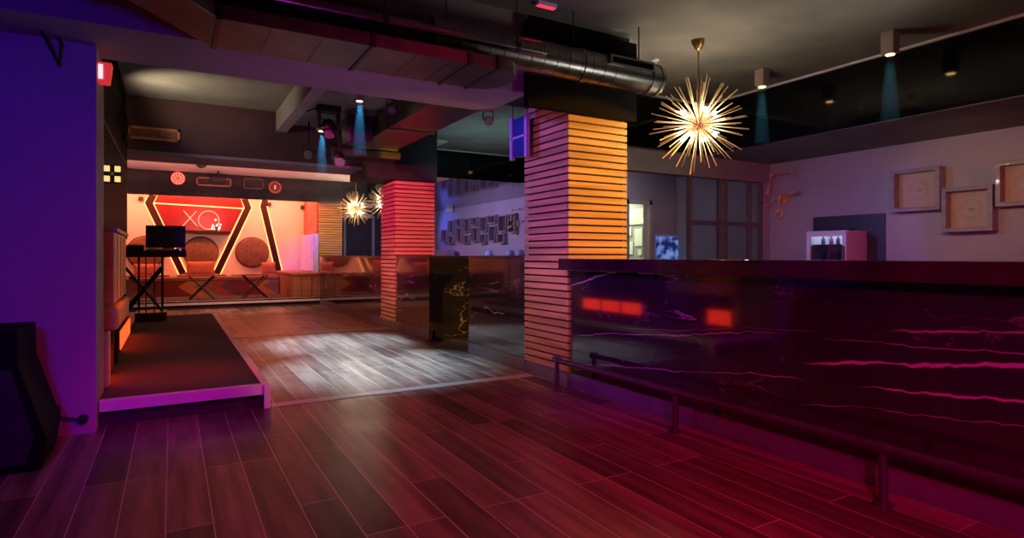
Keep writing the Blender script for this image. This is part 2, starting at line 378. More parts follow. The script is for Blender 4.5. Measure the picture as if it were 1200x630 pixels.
# lounge platform
struct('trim_23', MB().box(-3.2, 3.45, 14.42, 17.5, 0, .15), mat('platform_carpet', (.06, .05, .07), .9))
struct('trim_24', MB().box(-3.2, 3.12, 14.38, 14.42, .10, .18).box(3.12, 3.2, 14.36, 14.42, 0, .18).box(-3.2, 3.12, 14.38, 14.50, .15, .18), white_trim)
# dark glass cabinet wall beside the stage
struct('wall_stage_left', box(-.62, -.50, 5.2, 8.8, 0, ZC), mat('flat_black_wall', (.006, .006, .007), .95, spec=.03))

# the near stage
st = thing('stage_platform', 'low black carpeted stage edged with magenta-lit white trim', 'stage', (.1, 8, 0))
MB().box(-.425, .62, 4.86, 5.21, 0, .165).box(-.495, .62, 5.21, 11.2, 0, .165).build('riser', mat('dark_riser', (.03, .02, .022), .6), st)
MB().box(-.425, .585, 4.84, 5.21, .165, .178).box(-.495, .585, 5.21, 11.2, .165, .178).build('carpet_top', carpet, st)
box(-.425, .60, 4.79, 4.84, .105, .183).build('front_trim', white_trim, st, bevel=.003)
box(.585, .645, 4.84, 11.2, .105, .183).build('side_trim', white_trim, st, bevel=.003)
box(.60, .645, 4.78, 4.84, 0, .183).build('corner_post', white_trim, st, bevel=.003)

# ================================================================== SLATTED COLUMNS
def column(label, x0, x1, y0, y1, z0, z1, base=.0, pitch=.0655):
    t = thing('slatted_column', label, 'column', ((x0+x1)/2, (y0+y1)/2, base))
    box(x0+.03, x1-.03, y0+.03, y1-.03, base, z1).build('core', mat('column_core', (.03, .02, .02), .8), t)
    a = MB(); c = MB(); z = z0
    while z+.045 < z1+.02:
        h = min(z+.049, z1)
        a.box(x0, x1, y0, y0+.028, z, h).box(x0+.03, x1, y1-.028, y1, z, h)
        c.box(x0, x0+.028, y0+.028, y1, z, h).box(x1-.028, x1, y0+.028, y1-.028, z, h)
        z += pitch
    tag(a.build('front_slats', slat_m, t), 'slats on the near and far faces'); tag(c.build('side_slats', slat_y, t), 'slats on the two side faces')
    return t
column('nearest slatted wooden column, orange-lit face, between the marble bar counters', 3.03, 3.70, 4.25, 5.0, .125, 2.6, .12)
column('pink-lit slatted wooden column between the two far marble counters', 3.03, 3.70, 8.93, 9.63, .125, 2.36, .12)
column('yellow-lit slatted column beside the orange lounge alcove', 3.52, 4.16, 16.8, 17.5, .0, 2.58, .0)

# ================================================================== BARS
def counter(name, label, y0, y1, m, ret=None):
    t = thing(name, label, 'bar counter', (XB+.2, (y0+y1)/2, 0))
    return t
plinth_m = mat('grey_plinth', (.16, .15, .17), .35, var=.2)
t = thing('bar_counter', 'long black marble bar with thick glossy top running to the right edge', 'bar counter', (XB+.3, 1.5, 0))
for ya, yb in ((-2.6, -.09), (-.085, 2.065), (2.07, 4.24)):
    q = MB().box(XB, XB+.04, ya, yb, .12, 1.04).build('front_panel', bar_marble, t)
box(XB+.04, XB+.12, -2.6, 4.22, 0, 1.04).build('carcass', black_m, t)
box(XB-.01, XB+.10, -2.6, 4.24, 0, .12).build('plinth', plinth_m, t)
box(2.90, 3.62, -2.6, 4.22, 1.03, 1.128).build('worktop', mat('dark_glossy_worktop', (.034, .014, .026), .09, var=.35, scale=5, spec=.6), t, bevel=.003)
box(XB+.12, 3.6, -2.6, 4.2, .1, .9).build('inner_shelves', black_m, t)
box(XB-.005, XB+.1, 4.25, 5.0, 0, .12).build('column_plinth', plinth_m, None)
o = bpy.data.objects['column_plinth']; tag(o, 'grey base block under the nearest slatted column', 'plinth')
tag(box(XB-.005, XB+.1, 8.93, 9.63, 0, .12).build('column_plinth', plinth_m), 'grey base block under the pink-lit slatted column', 'plinth')
def far_counter(label, y0, y1, retlen):
    t = thing('bar_counter', label, 'bar counter', (XB+.3, (y0+y1)/2, 0))
    box(XB, XB+.05, y0, y1, .13, 1.12).build('front_panel', marble_b, t)
    box(XB-.01, XB+.08, y0, y1, 0, .13).build('plinth', plinth_m, t)
    box(XB+.05, XB+.6, y0, y0+.05, .0, 1.12).build('end_panel', marble_b, t)
    box(XB-.005, XB+.62, y0, y1, 1.12, 1.155).build('worktop', mat('thin_dark_worktop', (.05, .03, .04), .12), t)
    box(XB+.05, XB+.5, y0+.05, y1-.02, .05, 1.08).build('carcass', black_m, t)
    return t
far_counter('short mirror-black marble counter just beyond the nearest column', 5.01, 6.31, .6)
far_counter('black marble counter section with an end face before the pink column', 7.55, 8.92, .6)
far_counter('farthest black marble counter, between pink column and lounge', 9.64, 14.4, .6)

# foot rail
rail = thing('foot_rail', 'purple-lit metal foot rail on floor posts along the bar base', 'foot rail', (2.85, 1.5, 0))
railm = mat('painted_rail_metal', (.16, .12, .17), .3, .7)
MB().tube([(2.85, -1.3, .265), (2.85, 4.19, .265)], .022, 12).build('rail', railm, rail, smooth=True)
MB().ball((2.85, 4.19, .265), .027).build('end_cap', railm, rail, smooth=True)
for y in (4.17, 2.80, 1.50, .15, -1.2):
    q = MB().cyl((2.85, y, 0), (2.85, y, .262), .02).build('post', railm, rail, smooth=True)
    MB().lathe([(.045, 0), (.045, .008), (.024, .014)], (2.85, y, 0), 20).build('base_flange', railm, q, smooth=True)
    MB().cyl((2.85, y-.035, .265), (2.85, y+.035, .265), .028).build('tee_joint', railm, rail, smooth=True)

# ================================================================== DUCTS
XD = Vector((1, 0, 0))
t = thing('rectangular_duct', 'flat rectangular metal air duct with rounded end under the ceiling', 'duct', (1.3, 3.92, 2.5))
pts = [(.24, 3.66), (2.06, 3.66)]
for k in range(9):
    a = -PI/2 + PI*k/8; pts.append((2.06+.26*math.cos(a)*.75, 3.925+.265*math.sin(a)))
pts += [(.24, 4.19)]
MB().prism([(x, y, 2.475) for x, y in pts], (0, 0, .085)).build('duct_body', dullsteel, t, bevel=.004)
MB().prism([(.22, 3.66, 2.475), (.22, 4.19, 2.475), (-.75, 2.90, 2.475), (-.75, 2.40, 2.475)], (0, 0, .085)).build('angled_duct', dullsteel, t, bevel=.004)
for x in (.23, 1.10, 1.78, 2.0):
    box(x-.015, x+.015, 3.645, 4.205, 2.465, 2.568).build('flange', dark_metal, t, bevel=.003)
for i, x in enumerate((.5, .8, 1.4, 1.65)):
    box(x-.003, x+.003, 3.66, 4.19, 2.472, 2.476).build('seam', dark_metal, t)
t = thing('round_duct', 'large round spiral duct with end cap and side grille', 'duct', (2.4, 4.0, 2.82))
RY, RZ, RR = 4.0, 2.745, .135
MB().cyl((1.62, RY, RZ), (3.80, RY, RZ), RR, n=40).build('spiral_pipe', steel, t, smooth=True)
b = MB()
x = 1.7
while x < 3.3: b.lathe([(RR+.0005, -.004), (RR+.004, -.002), (RR+.004, .002), (RR+.0005, .004)], (x, RY, RZ), 40, 'x'); x += .12
b.build('spiral_seam', steel, t, smooth=True)
for x in (1.62, 2.95, 3.69, 3.80):
    MB().lathe([(RR+.001, -.02), (RR+.010, -.015), (RR+.010, .015), (RR+.001, .02)], (x, RY, RZ), 40, 'x').build('collar', steel, t, smooth=True)
MB().lathe([(RR, 0), (RR-.01, .03), (.02, .05), (.001, .05)], (3.80, RY, RZ), 40, 'x').build('end_cap', dullsteel, t, smooth=True)
prof = []; x = 0
while x < 3.0: prof += [(RR-.014, x), (RR+.008, x+.02)]; x += .04
MB().lathe([(r, h-1.4) for r, h in prof], (0, RY, RZ), 36, 'x').build('flexible_hose', mat('ribbed_hose', (.20, .12, .11), .35, .5), t, smooth=True)
b = MB().box(3.20, 3.66, RY-RR-.012, RY-.04, RZ+.085, RZ+.10).box(3.20, 3.66, RY-RR-.012, RY-.1, RZ+.02, RZ+.034)
b.box(3.18, 3.20, RY-RR-.012, RY-.06, RZ+.02, RZ+.10).box(3.66, 3.68, RY-RR-.012, RY-.06, RZ+.02, RZ+.10)
gq = b.build('side_grille', steel, t)
b = MB()
for k in range(24): b.box(3.205+k*.019, 3.208+k*.019, RY-RR-.008, RY-RR+.03, RZ+.03, RZ+.09)
b.build('grille_fins', dark_metal, gq)
for x in (1.75, 2.9, 3.62):
    MB().cyl((x, RY, RZ+RR), (x, RY, ZC), .005, n=8).build('hanger_rod', dark_metal, t)
t = thing('steel_pipe', 'thin bare steel pipe running below the big round duct', 'pipe', (1, 3.72, 2.66))
MB().cyl((-1.6, 3.74, 2.69), (2.45, 3.74, 2.69), .034, n=20).build('pipe', steel, t, smooth=True)
for x in (-.1, 1.2, 2.2):
    MB().lathe([(.034, -.02), (.040, -.018), (.040, .018), (.034, .02)], (x, 3.74, 2.69), 20, 'x').build('clamp', dark_metal, t, smooth=True)
    MB().cyl((x, 3.74, 2.72), (x, 3.74, ZC), .004, n=8).build('hanger_rod', dark_metal, t)
t = thing('rectangular_duct', 'red-lit rectangular duct running toward the pink column', 'duct', (2.6, 7, 2.75))
box(2.30, 2.88, 5.02, 8.9, 2.72, 2.98).build('duct_body', dullsteel, t, bevel=.004)
for y in (5.6, 7.0, 8.4): box(2.28, 2.90, y-.015, y+.015, 2.70, 3.0).build('flange', steel, t, bevel=.003)
box(1.95, 2.98, 8.5, 8.92, 2.60, 2.70).build('outlet_plenum', dullsteel, t, bevel=.004)

# red strip and sprinkler on the near ceiling
p = onZ(640, 4, ZC)
t = thing('ceiling_light', 'small red light strip on grey ceiling above the round duct', 'light', (p.x, p.y, ZC))
MB().box(p.x-.09, p.x+.09, p.y-.03, p.y+.03, ZC-.03, ZC).build('housing', white_gloss, t)
MB().box(p.x-.08, p.x+.08, p.y-.02, p.y+.02, ZC-.034, ZC-.03).build('diffuser', mat('dim_red_led', (1, .03, .06), es=1.6, ecol=(1, .03, .07)), t)
p = onZ(768, 70, ZC)
t = thing('sprinkler', 'small ceiling sprinkler beside the round duct end', 'sprinkler', (p.x, p.y, ZC))
MB().lathe([(.04, 0), (.04, -.012), (.012, -.018), (.012, -.05), (.02, -.055), (.001, -.056)], (p.x, p.y, ZC), 20).build('head', white_gloss, t, smooth=True)

# ================================================================== CHANDELIERS
def chandelier(loc, label):
    t = thing('sputnik_chandelier', label, 'chandelier', loc, 'brass sputnik chandeliers')
    WL[t.name] = Vector((0, 0, 0)); H = .80
    MB().lathe([(.008, -.10), (.03, -.085), (.062, -.02), (.064, 0)], (0, 0, H), 24).build('canopy', gold, t, smooth=True)
    b = MB()
    for k in range(int((H-.1)/.03)):
        z = .05+k*.03
        if z > H-.1: break
        ax = Vector((1, 0, 0)) if k % 2 else Vector((0, 1, 0))
        b.tube([ax*.010*math.cos(a)+Vector((0, 0, z+.019*math.sin(a))) for a in [2*PI*j/10 for j in range(10)]], .0035, 5, True)
    b.cyl((0, 0, .03), (0, 0, H-.09), .003, n=6)
    b.build('chain', gold, t, smooth=True)
    MB().ball((0, 0, 0), .055, 20).build('hub', mat('dark_brass_hub', (.30, .10, .05), .4, .7), t, smooth=True)
    n = 96; rnd = random.Random(3)
    for k in range(n):
        zz = 1-2*(k+.5)/n; a = k*2.39996; rr = math.sqrt(1-zz*zz)
        dv = Vector((rr*math.cos(a)+rnd.uniform(-.07, .07), rr*math.sin(a)+rnd.uniform(-.07, .07), zz+rnd.uniform(-.07, .07))).normalized()
        L_ = rnd.uniform(.40, .475)
        MB().cyl(dv*.05, dv*L_, .0042, .0058, n=6).build('rod', goldrod, t)
    for k in range(8):
        a = 2*PI*k/8+.35; dv = Vector((math.cos(a)*.8, math.sin(a)*.8, .55 if k % 2 else -.6)).normalized()
        s_ = MB().cyl(dv*.05, dv*.17, .010, n=10).build('socket', gold, t, smooth=True)
        MB().ball(dv*.195, .017, 14).build('bulb', bulb_m, s_, smooth=True)
    return t
ch = chandelier((4.33, 3.96, ZC-.80), 'large lit brass sputnik chandelier hanging nearest, right of the orange-lit column')
dup(ch, (4.17, 15.4, ZC-.80), 'small distant lit sputnik chandelier in front of the yellow slatted column')
dup(ch, (4.30, 13.3, ZC-.78), 'distant sputnik chandelier half hidden behind the pink slatted column')

# ================================================================== CEILING SPOTS with haze beams
def haze_mat(name, dens):
    haze = bpy.data.materials.new(name); haze.use_nodes = True
    nt = haze.node_tree; nt.nodes.clear()
    ov = nt.nodes.new('ShaderNodeOutputMaterial'); vs = nt.nodes.new('ShaderNodeVolumeScatter')
    vs.inputs['Color'].default_value = (.12, .55, .9, 1); vs.inputs['Density'].default_value = dens; vs.inputs['Anisotropy'].default_value = .0
    nt.links.new(vs.outputs[0], ov.inputs['Volume'])
    return haze
haze = haze_mat('beam_haze', .16); thin_haze = haze_mat('thin_beam_haze', .02)
def ceiling_spot(label, x, y, ztop, round_=False, power=12, pool=(1, .75, .45), deg=50, sz=.055, h=.16, beam=True, bp=18, tilt=(0, 0)):
    t = thing('ceiling_spotlight', label, 'ceiling light', (x, y, ztop), 'surface mounted ceiling spotlights')
    b = MB()
    if round_: b.cyl((x, y, ztop-h), (x, y, ztop), sz, n=28)
    else: b.box(x-sz, x+sz, y-sz, y+sz, ztop-h, ztop)
    b.build('housing', mat('beige_lamp_housing', (.34, .27, .24), .6), t, bevel=.003, smooth=round_)
    MB().lathe([(sz*.86, 0), (sz*.86, -.006), (sz*.7, -.008)], (x, y, ztop-h), 24).build('ring', gold, t, smooth=True)
    MB().lathe([(sz*.68, 0), (sz*.68, -.010), (.001, -.011)], (x, y, ztop-h), 24).build('lens', lamp_on, t, smooth=True)
    s1 = spot('spot_beam', (x, y, ztop-h-.03), (x, y, 0), pool, power, deg, 1, .03)
    s1.parent = t; s1.location = (0, 0, -h-.03); s1.rotation_euler = (tilt[0], tilt[1], 0)
    if beam:
        o = MB().cyl((x, y, ztop-h-.62), (x, y, ztop-h-.03), .085, .035, n=28).build('light_haze', thin_haze if power > 500 else haze, at=(x, y, ztop-h-.62))
        tag(o, 'faint cyan light haze in the beam below the '+label.split(' on ')[0], 'light haze', 'light hazes'); o['kind'] = 'stuff'
        s2 = spot('beam_light', (x, y, ztop-h-.02), (x, y, 0), (.25, .75, 1), bp, 22, .5, .02)
        s2.parent = t; s2.location = (0, 0, -h-.02); s2.rotation_euler = (0, 0, 0)
p = onZ(1043, 63, ZC-.2); ceiling_spot('rightmost boxy spotlight on near grey ceiling above the wall shelves', p.x, p.y, ZC, h=.2, power=30)
p = onZ(893, 101, ZC-.18); ceiling_spot('small boxy spotlight on near grey ceiling just right of the chandelier', p.x, p.y, ZC, h=.18, power=30)
ceiling_spot('cylinder spotlight under the left cross beam, between ducts', 1.87, 6.75, 3.04, True, 1500, (.46, .74, 1), 50, .05, .10, bp=2, tilt=(-R(13), 0))
ceiling_spot('boxy spotlight nearer the lounge, left of the hanging stage lights', 1.79, 8.35, 3.04, False, 1500, (.46, .74, 1), 46, .06, .16, bp=2, tilt=(-R(8), -R(2)))
ceiling_spot('boxy spotlight over the short middle counter, half hidden by nearest column', 5.75, 9.1, ZC, h=.18, power=8)
for i, (px, py) in enumerate(((529, 196), (499, 207), (587, 203))):
    pass

# ================================================================== BACK BAR WALL (right)
XW = 7.75
def wall_box(label, px0, px1, py0, py1, big=True, depth=.14, group='open wooden box shelves on the back bar wall', inner=None, X=XW):
    A = onX(px0, py0, X-depth); B = onX(px1, py1, X-depth); A2 = onX(px0, py1, X-depth)
    y0, y1 = B.y, A.y; z1 = A.z; z0 = (A2.z+B.z)/2; z1 = (A.z+onX(px1, py0, X-depth).z)/2
    t = thing('box_shelf', label, 'shelf', (X-depth/2, (y0+y1)/2, z0), group)
    w_ = .045 if big else .035
    b = MB().box(X-depth, X, y0, y1, z1-w_, z1).box(X-depth, X, y0, y1, z0, z0+w_).box(X-depth, X, y0, y0+w_, z0+w_, z1-w_).box(X-depth, X, y1-w_, y1, z0+w_, z1-w_)
    b.build('frame', greywood, t)
    MB().box(X-.02, X-.004, y0+w_, y1-w_, z0+w_, z1-w_).build('back_panel', inner or palewood, t)
    if big:
        c = Vector((X-.022, (y0+y1)/2, (z0+z1)/2)); b = MB()
        for r in (.085, .11): b.tube([c+Vector((0, r*math.cos(a), r*math.sin(a))) for a in [2*PI*k/40 for k in range(40)]], .0018, 5, True)
        for k in range(3): b.box(X-.024, X-.02, c.y-.03+.02*k, c.y-.02+.02*k, c.z-.02, c.z+.015)
        b.build('burnt_emblem', mat('burnt_mark', (.38, .29, .24), .7), t)
    return t
wall_box('left of three large wooden box shelves on the purple wall', 1043, 1101, 197, 247)
wall_box('middle and lowest of three large wooden box shelves on the purple wall', 1103, 1163, 218, 271)
wall_box('right large wooden box shelf cut by the photo edge', 1166, 1234, 186, 240)
# dark panel
a = onX(954, 252, XW); c_ = onX(1038, 302, XW)
tag(box(XW-.02, XW-.001, c_.y, a.y, .9, 1.69).build('wall_panel', mat('dark_panel', (.035, .04, .045), .4), at=(XW-.01, (a.y+c_.y)/2, .9)), 'dark grey rectangular panel on the wall behind the white drinks fridge', 'panel')
# back counter
t = thing('back_counter', 'low dark back bar counter along the right wall behind the bar', 'counter', (7.4, 1.5, 0))
box(7.05, XW-.005, -2, 5.2, 0, .84).build('cabinet_body', black_m, t)
box(7.0, XW-.005, -2, 5.2, .84, .88).build('worktop', MAT['dark_glossy_worktop'], t, bevel=.003)
# fridge
fx0, fx1, fy0, fy1, fz0, fz1 = 7.27, 7.73, 4.27, 4.80, .88, 1.475
t = thing('display_fridge', 'white countertop display fridge with glass door, pink-lit side', 'fridge', ((fx0+fx1)/2, (fy0+fy1)/2, fz0))
b = MB().box(fx0+.04, fx1, fy0, fy0+.03, fz0, fz1).box(fx0+.04, fx1, fy1-.03, fy1, fz0, fz1).box(fx0+.04, fx1, fy0+.03, fy1-.03, fz1-.03, fz1).box(fx0+.04, fx1, fy0+.03, fy1-.03, fz0, fz0+.05).box(fx1-.03, fx1, fy0+.03, fy1-.03, fz0+.05, fz1-.03)
b.build('cabinet', white_gloss, t, bevel=.003)
dr = MB().box(fx0, fx0+.04, fy0, fy0+.05, fz0, fz1).box(fx0, fx0+.04, fy1-.05, fy1, fz0, fz1).box(fx0, fx0+.04, fy0+.05, fy1-.05, fz1-.07, fz1).box(fx0, fx0+.04, fy0+.05, fy1-.05, fz0, fz0+.07).build('door', white_gloss, t, bevel=.003)
box(fx0+.015, fx0+.022, fy0+.05, fy1-.05, fz0+.07, fz1-.07).build('pane', glass_m, dr)
box(fx0-.03, fx0, fy0+.015, fy0+.03, fz0+.2, fz0+.4).build('handle', steel, dr)
for z in (1.10, 1.29): box(fx0+.06, fx1-.03, fy0+.03, fy1-.03, z, z+.012).build('wire_shelf', steel, t)
box(fx0+.05, fx1-.04, fy0+.05, fy1-.05, fz1-.045, fz1-.032).build('inside_light', mat('cool_lamp', (.7, .75, 1), es=1.8, ecol=(.7, .72, 1)), t)
bott = mat('bottle_glass', (.10, .12, .16), .1, var=.3); bott2 = mat('pink_bottle', (.55, .08, .20), .2)
k = 0
for z in (1.112, 1.302):
    for y in (4.37, 4.46, 4.55, 4.66):
        k += 1; hh = .11
        o = MB().lathe([(.025, 0), (.025, hh*.6), (.01, hh*.8), (.01, hh)], (7.42, y, z), 14).build('bottle', (bott, bott2)[k % 2], at=(7.42, y, z), smooth=True)
        tag(o, 'small bottle on the %s shelf inside the white display fridge' % ('upper' if z > 1.2 else 'lower'), 'bottle', 'bottles in the fridge, %s shelf' % ('upper' if z > 1.2 else 'lower'))
# small black remote things on the fridge top
o = MB().box(7.42, 7.55, 4.32, 4.62, fz1, fz1+.025).build('flat_box', black_m, at=(7.48, 4.4, fz1), bevel=.004); tag(o, 'flat black box lying on top of the white display fridge', 'box')

# sconce
sbrass = mat('satin_brass', (.80, .50, .22), .45, .35)
def sconce(px, py, label):
    c = onX(px, py, XW)
    t = thing('branch_wall_lamp', label, 'wall lamp', c, 'branching brass wall lamps'); WL[t.name] = Vector((0, 0, 0))
    MB().lathe([(.001, -.03), (.065, -.03), (.07, 0)], (0, 0, 0), 24, 'x').build('wall_plate', sbrass, t, smooth=True)
    J = [(-.10, .02, .05), (-.10, .02, .34), (-.10, -.17, .36), (-.12, -.17, .06), (-.12, .20, -.06), (-.10, .06, -.20), (-.10, .17, .36), (-.11, .2, .2)]
    b = MB()
    for i, j in ((0, 3), (0, 4), (0, 5), (7, 6), (6, 2), (0, 7)): b.tube([J[i], J[j]], .007, 8)
    b.tube([(0, 0, 0), J[0]], .008, 8)
    b.build('arms', sbrass, t, smooth=True)
    for j in (2, 3, 6, 7, 4): MB().ball(J[j], .028, 14).build('joint', sbrass, t, smooth=True)
    for a_, e_ in (((-.12, .20, -.06), (-.15, .30, -.10)), ((-.11, .2, .2), (-.12, .22, .08)), ((-.12, -.17, .06), (-.14, -.24, .07))):
        MB().cyl(a_, e_, .014, .03, n=14).build('lamp_shade', mat('cream_lamp_glass', (.6, .55, .45), .3), t, smooth=True)
    MB().tube([Vector((-.06, .07+.055*math.cos(a), -.22+.055*math.sin(a))) for a in [2*PI*k/24 for k in range(24)]], .014, 8, True).build('ring', sbrass, t, smooth=True)
    MB().tube([Vector((-.07, .02+.06*math.cos(a), -.02+.06*math.sin(a))) for a in [2*PI*k/24 for k in range(24)]], .012, 8, True).build('ring', sbrass, t, smooth=True)
    return t
sc = sconce(921, 233, 'branching brass wall lamp near the corner above the white fridge')
dup(sc, onX(608, 262, XW), 'distant branching brass wall lamp beside the rows of small box shelves')

# glass partition
GY = 5.74
t = thing('glass_partition', 'dark framed glass partition in the right corner behind the bar', 'partition', (6.9, GY, 0))
fr = mat('bronze_frame', (.22, .17, .19), .4, .5)
xs = [onY(p_, 260, GY).x for p_ in (807, 842, 849, 877, 890)]
zt = 2.24; zm = onY(845, 262, GY).z
b = MB()
for i, x in enumerate(xs):
    tag(MB().box(x-.025, x+.025, GY-.04, GY+.02, 0, zt).build('mullion', fr, t, bevel=.003))
MB().box(xs[0], xs[-1], GY-.035, GY+.015, zm-.03, zm+.03).build('cross_rail', fr, t)
MB().box(xs[0], xs[-1], GY-.035, GY+.015, 0, .08).build('bottom_rail', fr, t)
for a_, b_ in ((0, 1), (2, 3), (3, 4)):
    for z0, z1 in ((.08, zm-.03), (zm+.03, zt)):
        MB().box(xs[a_]+.025, xs[b_]-.025, GY-.012, GY-.004, z0, z1).build('pane', glass_m, t)
struct('wall_partition_side', box(xs[-1]+.03, 7.75, 5.70, 5.82, 0, 2.24), wall_m)
# picture leaning
a = onY(770, 274, 7.52); c_ = onY(798, 300, 7.52)
t = thing('picture_frame', 'blue-lit picture in pale frame on the back room wall', 'picture', (a.x, 7.55, 1.1))
MB().box(a.x-.03, c_.x+.0, 7.56, 7.59, .95, a.z).build('frame', mat('pale_blue_frame', (.55, .55, .75), .4), t, bevel=.003)
MB().box(a.x+.01, c_.x-.04, 7.55, 7.56, .99, a.z-.04).build('print', picture_m, t)
# corridor contents
def CP(px, py): return onX(px, py, XW-.01)
cmat = mat('white_paper', (.85, .87, .75), .6, var=.05)
a = CP(736, 246); c_ = CP(759, 262)
o = MB().box(XW-.03, XW-.002, c_.y, a.y, c_.z, a.z).build('notice_board', mat('pale_poster', (.75, .78, .62), .6, var=.3, scale=9), at=(XW-.01, c_.y, c_.z)); tag(o, 'pale board high on the corridor wall seen through the doorway', 'board')
for x0, x1, y0, y1 in ((744, 753, 268, 288), (736, 742, 283, 298), (748, 752, 292, 299), (735, 740, 266, 276)):
    a = CP(x0, y0); c_ = CP(x1, y1)
    o = MB().box(XW-.02, XW-.002, c_.y, a.y, c_.z, a.z).build('notice', cmat, at=(XW-.01, c_.y, c_.z))
    tag(o, 'white paper notice pinned on the corridor wall behind the doorway', 'notice', 'notices on the corridor wall')
o = MB().lathe([(.10, 0), (.10, -.03), (.001, -.035)], (6.35, 6.9, 2.62), 24).build('ceiling_lamp', white_on, at=(6.35, 6.9, 2.62)); tag(o, 'small round white ceiling lamp in the back room above the doorway', 'light')

# ================================================================== FAR WALL FRAMES
fm = [(85, 118, 415, 492), (127, 160, 357, 438), (122, 158, 450, 503), (170, 206, 347, 395), (173, 208, 403, 490), (218, 255, 347, 433), (216, 252, 447, 502), (267, 305, 338, 390), (270, 310, 400, 490), (323, 363, 335, 428), (320, 358, 440, 500), (373, 420, 325, 378), (380, 420, 390, 488), (437, 487, 325, 428), (432, 475, 437, 498), (497, 540, 315, 435)]
maroon = mat('maroon_back', (.09, .02, .03), .6)
nth = ['first', 'second', 'third', 'fourth', 'fifth', 'sixth', 'seventh', 'eighth']
cu = cl = 0
for i, (x0, x1, y0, y1) in enumerate(fm):
    up = y0 < 396 and i != 0
    if up: row = 'upper'; n_ = cu; cu += 1
    else: row = 'lower'; n_ = cl; cl += 1
    wall_box('%s small maroon box shelf from the left in the %s row, far wall' % (nth[min(n_, 7)], row), 500+x0/5.25, 500+x1/5.25, 190+y0/5.25, 190+y1/5.25, False, .12, 'small maroon box shelves on the far wall', maroon)
p = onX(531, 243, XW)
t = thing('wall_speaker', 'white wall speaker in blue light above the small box shelves', 'speaker', (XW-.1, p.y, p.z))
MB().box(XW-.22, XW-.05, p.y-.12, p.y+.12, p.z-.16, p.z+.16).build('cabinet', white_gloss, t, bevel=.02)
MB().box(XW-.05, XW, p.y-.03, p.y+.03, p.z-.04, p.z+.04).build('bracket', black_m, t)
# second back bar counter with things on it
t = thing('back_counter', 'distant back bar counter below the rows of small box shelves', 'counter', (7.4, 14, 0))
box(7.15, XW-.005, 11, 19, 0, 1.02).build('cabinet_body', darkpaint, t); box(7.1, XW-.005, 11, 19, 1.02, 1.06).build('worktop', MAT['thin_dark_worktop'], t)
p = onX(535, 297, 7.45)
t = thing('potted_plant', 'tiny green potted plant on the distant back counter', 'plant', (7.45, p.y, 1.06))
MB().lathe([(.06, 0), (.08, .1), (.07, .1), (.001, .09)], (7.45, p.y, 1.06), 16).build('pot', white_gloss, t, smooth=True)
b = MB()
for k in range(26):
    a = random.uniform(0, 2*PI); e_ = random.uniform(.3, 1.2); L_ = random.uniform(.12, .2)
    dv = Vector((math.cos(a)*math.cos(e_), math.sin(a)*math.cos(e_), math.sin(e_)))*L_; o0 = Vector((7.45, p.y, 1.15)); sd = Vector((-math.sin(a), math.cos(a), 0))*.02
    b.prism([o0, o0+dv*.5+sd, o0+dv, o0+dv*.5-sd], (0, 0, .002))
b.build('leaves', mat('leaf_green', (.05, .18, .06), .5), t)
for px, lab, m_ in ((573, 'blue-lit glass bowl', glass_m), (598, 'pale glass jug', white_gloss), (610, 'pale round jar', white_gloss)):
    p = onX(px, 297, 7.4)
    o = MB().lathe([(.05, 0), (.11, .07), (.12, .16), (.09, .22), (.04, .25)], (7.4, p.y, 1.06), 20).build('glass_vessel', mat('blue_white_glass', (.45, .6, .9), .15), at=(7.4, p.y, 1.06), smooth=True)
    tag(o, lab+' on the distant back counter, '+('left of the others' if px == 573 else 'middle of three' if px == 598 else 'nearest the slatted column'), 'vessel')
o = MB().box(7.2, 7.6, onX(528, 290, 7.4).y, onX(515, 290, 7.4).y, 1.06, 1.34).build('till_box', mat('grey_box', (.3, .27, .3), .5), at=(7.4, 18.5, 1.06), bevel=.01); tag(o, 'grey box on the distant back counter left of the plant', 'box')
struct('door_2', MB().box(4.85, 4.93, 19.4, 19.5, 0, 2.5).box(5.8, 5.88, 19.4, 19.5, 0, 2.5).box(4.93, 5.8, 19.4, 19.5, 2.42, 2.5), mat('grey_door_frame', (.45, .46, .48), .5))

# ================================================================== LOUNGE WALL
LY = 17.5
def LP(px, py, y=LY): p = onY(px, py, y); return p
def band(px, w_=.15, y1=LY, th=.07):
    P = [LP(a, b_) for a, b_ in px]; mb = MB()
    L_, R_ = [], []
    for i, p in enumerate(P):
        d0 = (P[i]-P[i-1]).normalized() if i else (P[1]-P[0]).normalized()
        d1 = (P[i+1]-P[i]).normalized() if i < len(P)-1 else d0
        n0 = Vector((-d0.z, 0, d0.x)); n1 = Vector((-d1.z, 0, d1.x)); n_ = (n0+n1).normalized(); k = (w_/2)/max(.5, n_.dot(n0))
        L_.append(p+n_*k); R_.append(p-n_*k)
    for i in range(len(P)-1):
        mb.prism([L_[i], L_[i+1], R_[i+1], R_[i]], (0, -th, 0))
    return mb, L_, R_
bandm = mat('dark_band_wood', (.030, .006, .008), .5, spec=.2)
def led(parent, P, name='led_strip'):
    MB().tube([p+Vector((0, -.03, 0)) for p in P], .012, 6).build(name, orangeled, parent)
specs = [('left dark hexagon band framing the red neon panel', [(186, 216), (174.5, 238), (214, 320)]),
         ('middle dark hexagon band right of the red neon panel', [(280, 216), (290.5, 243.5), (254, 320)]),
         ('right dark angled band on the orange lounge wall', [(316, 216), (308.5, 242), (327, 320)])]
for lab, P in specs:
    mb, L_, R_ = band(P)
    t = thing('angled_wall_band', lab, 'wall decoration', (LP(*P[1]).x, LY, .65))
    mb.build('band', bandm, t)
    off = .018
    for Q, s_ in ((L_, 1), (R_, -1)):
        ctr = [ (a+b_)/2 for a, b_ in zip(L_, R_)]
        led(t, [q+(q-c).normalized()*off for q, c in zip(Q, ctr)])
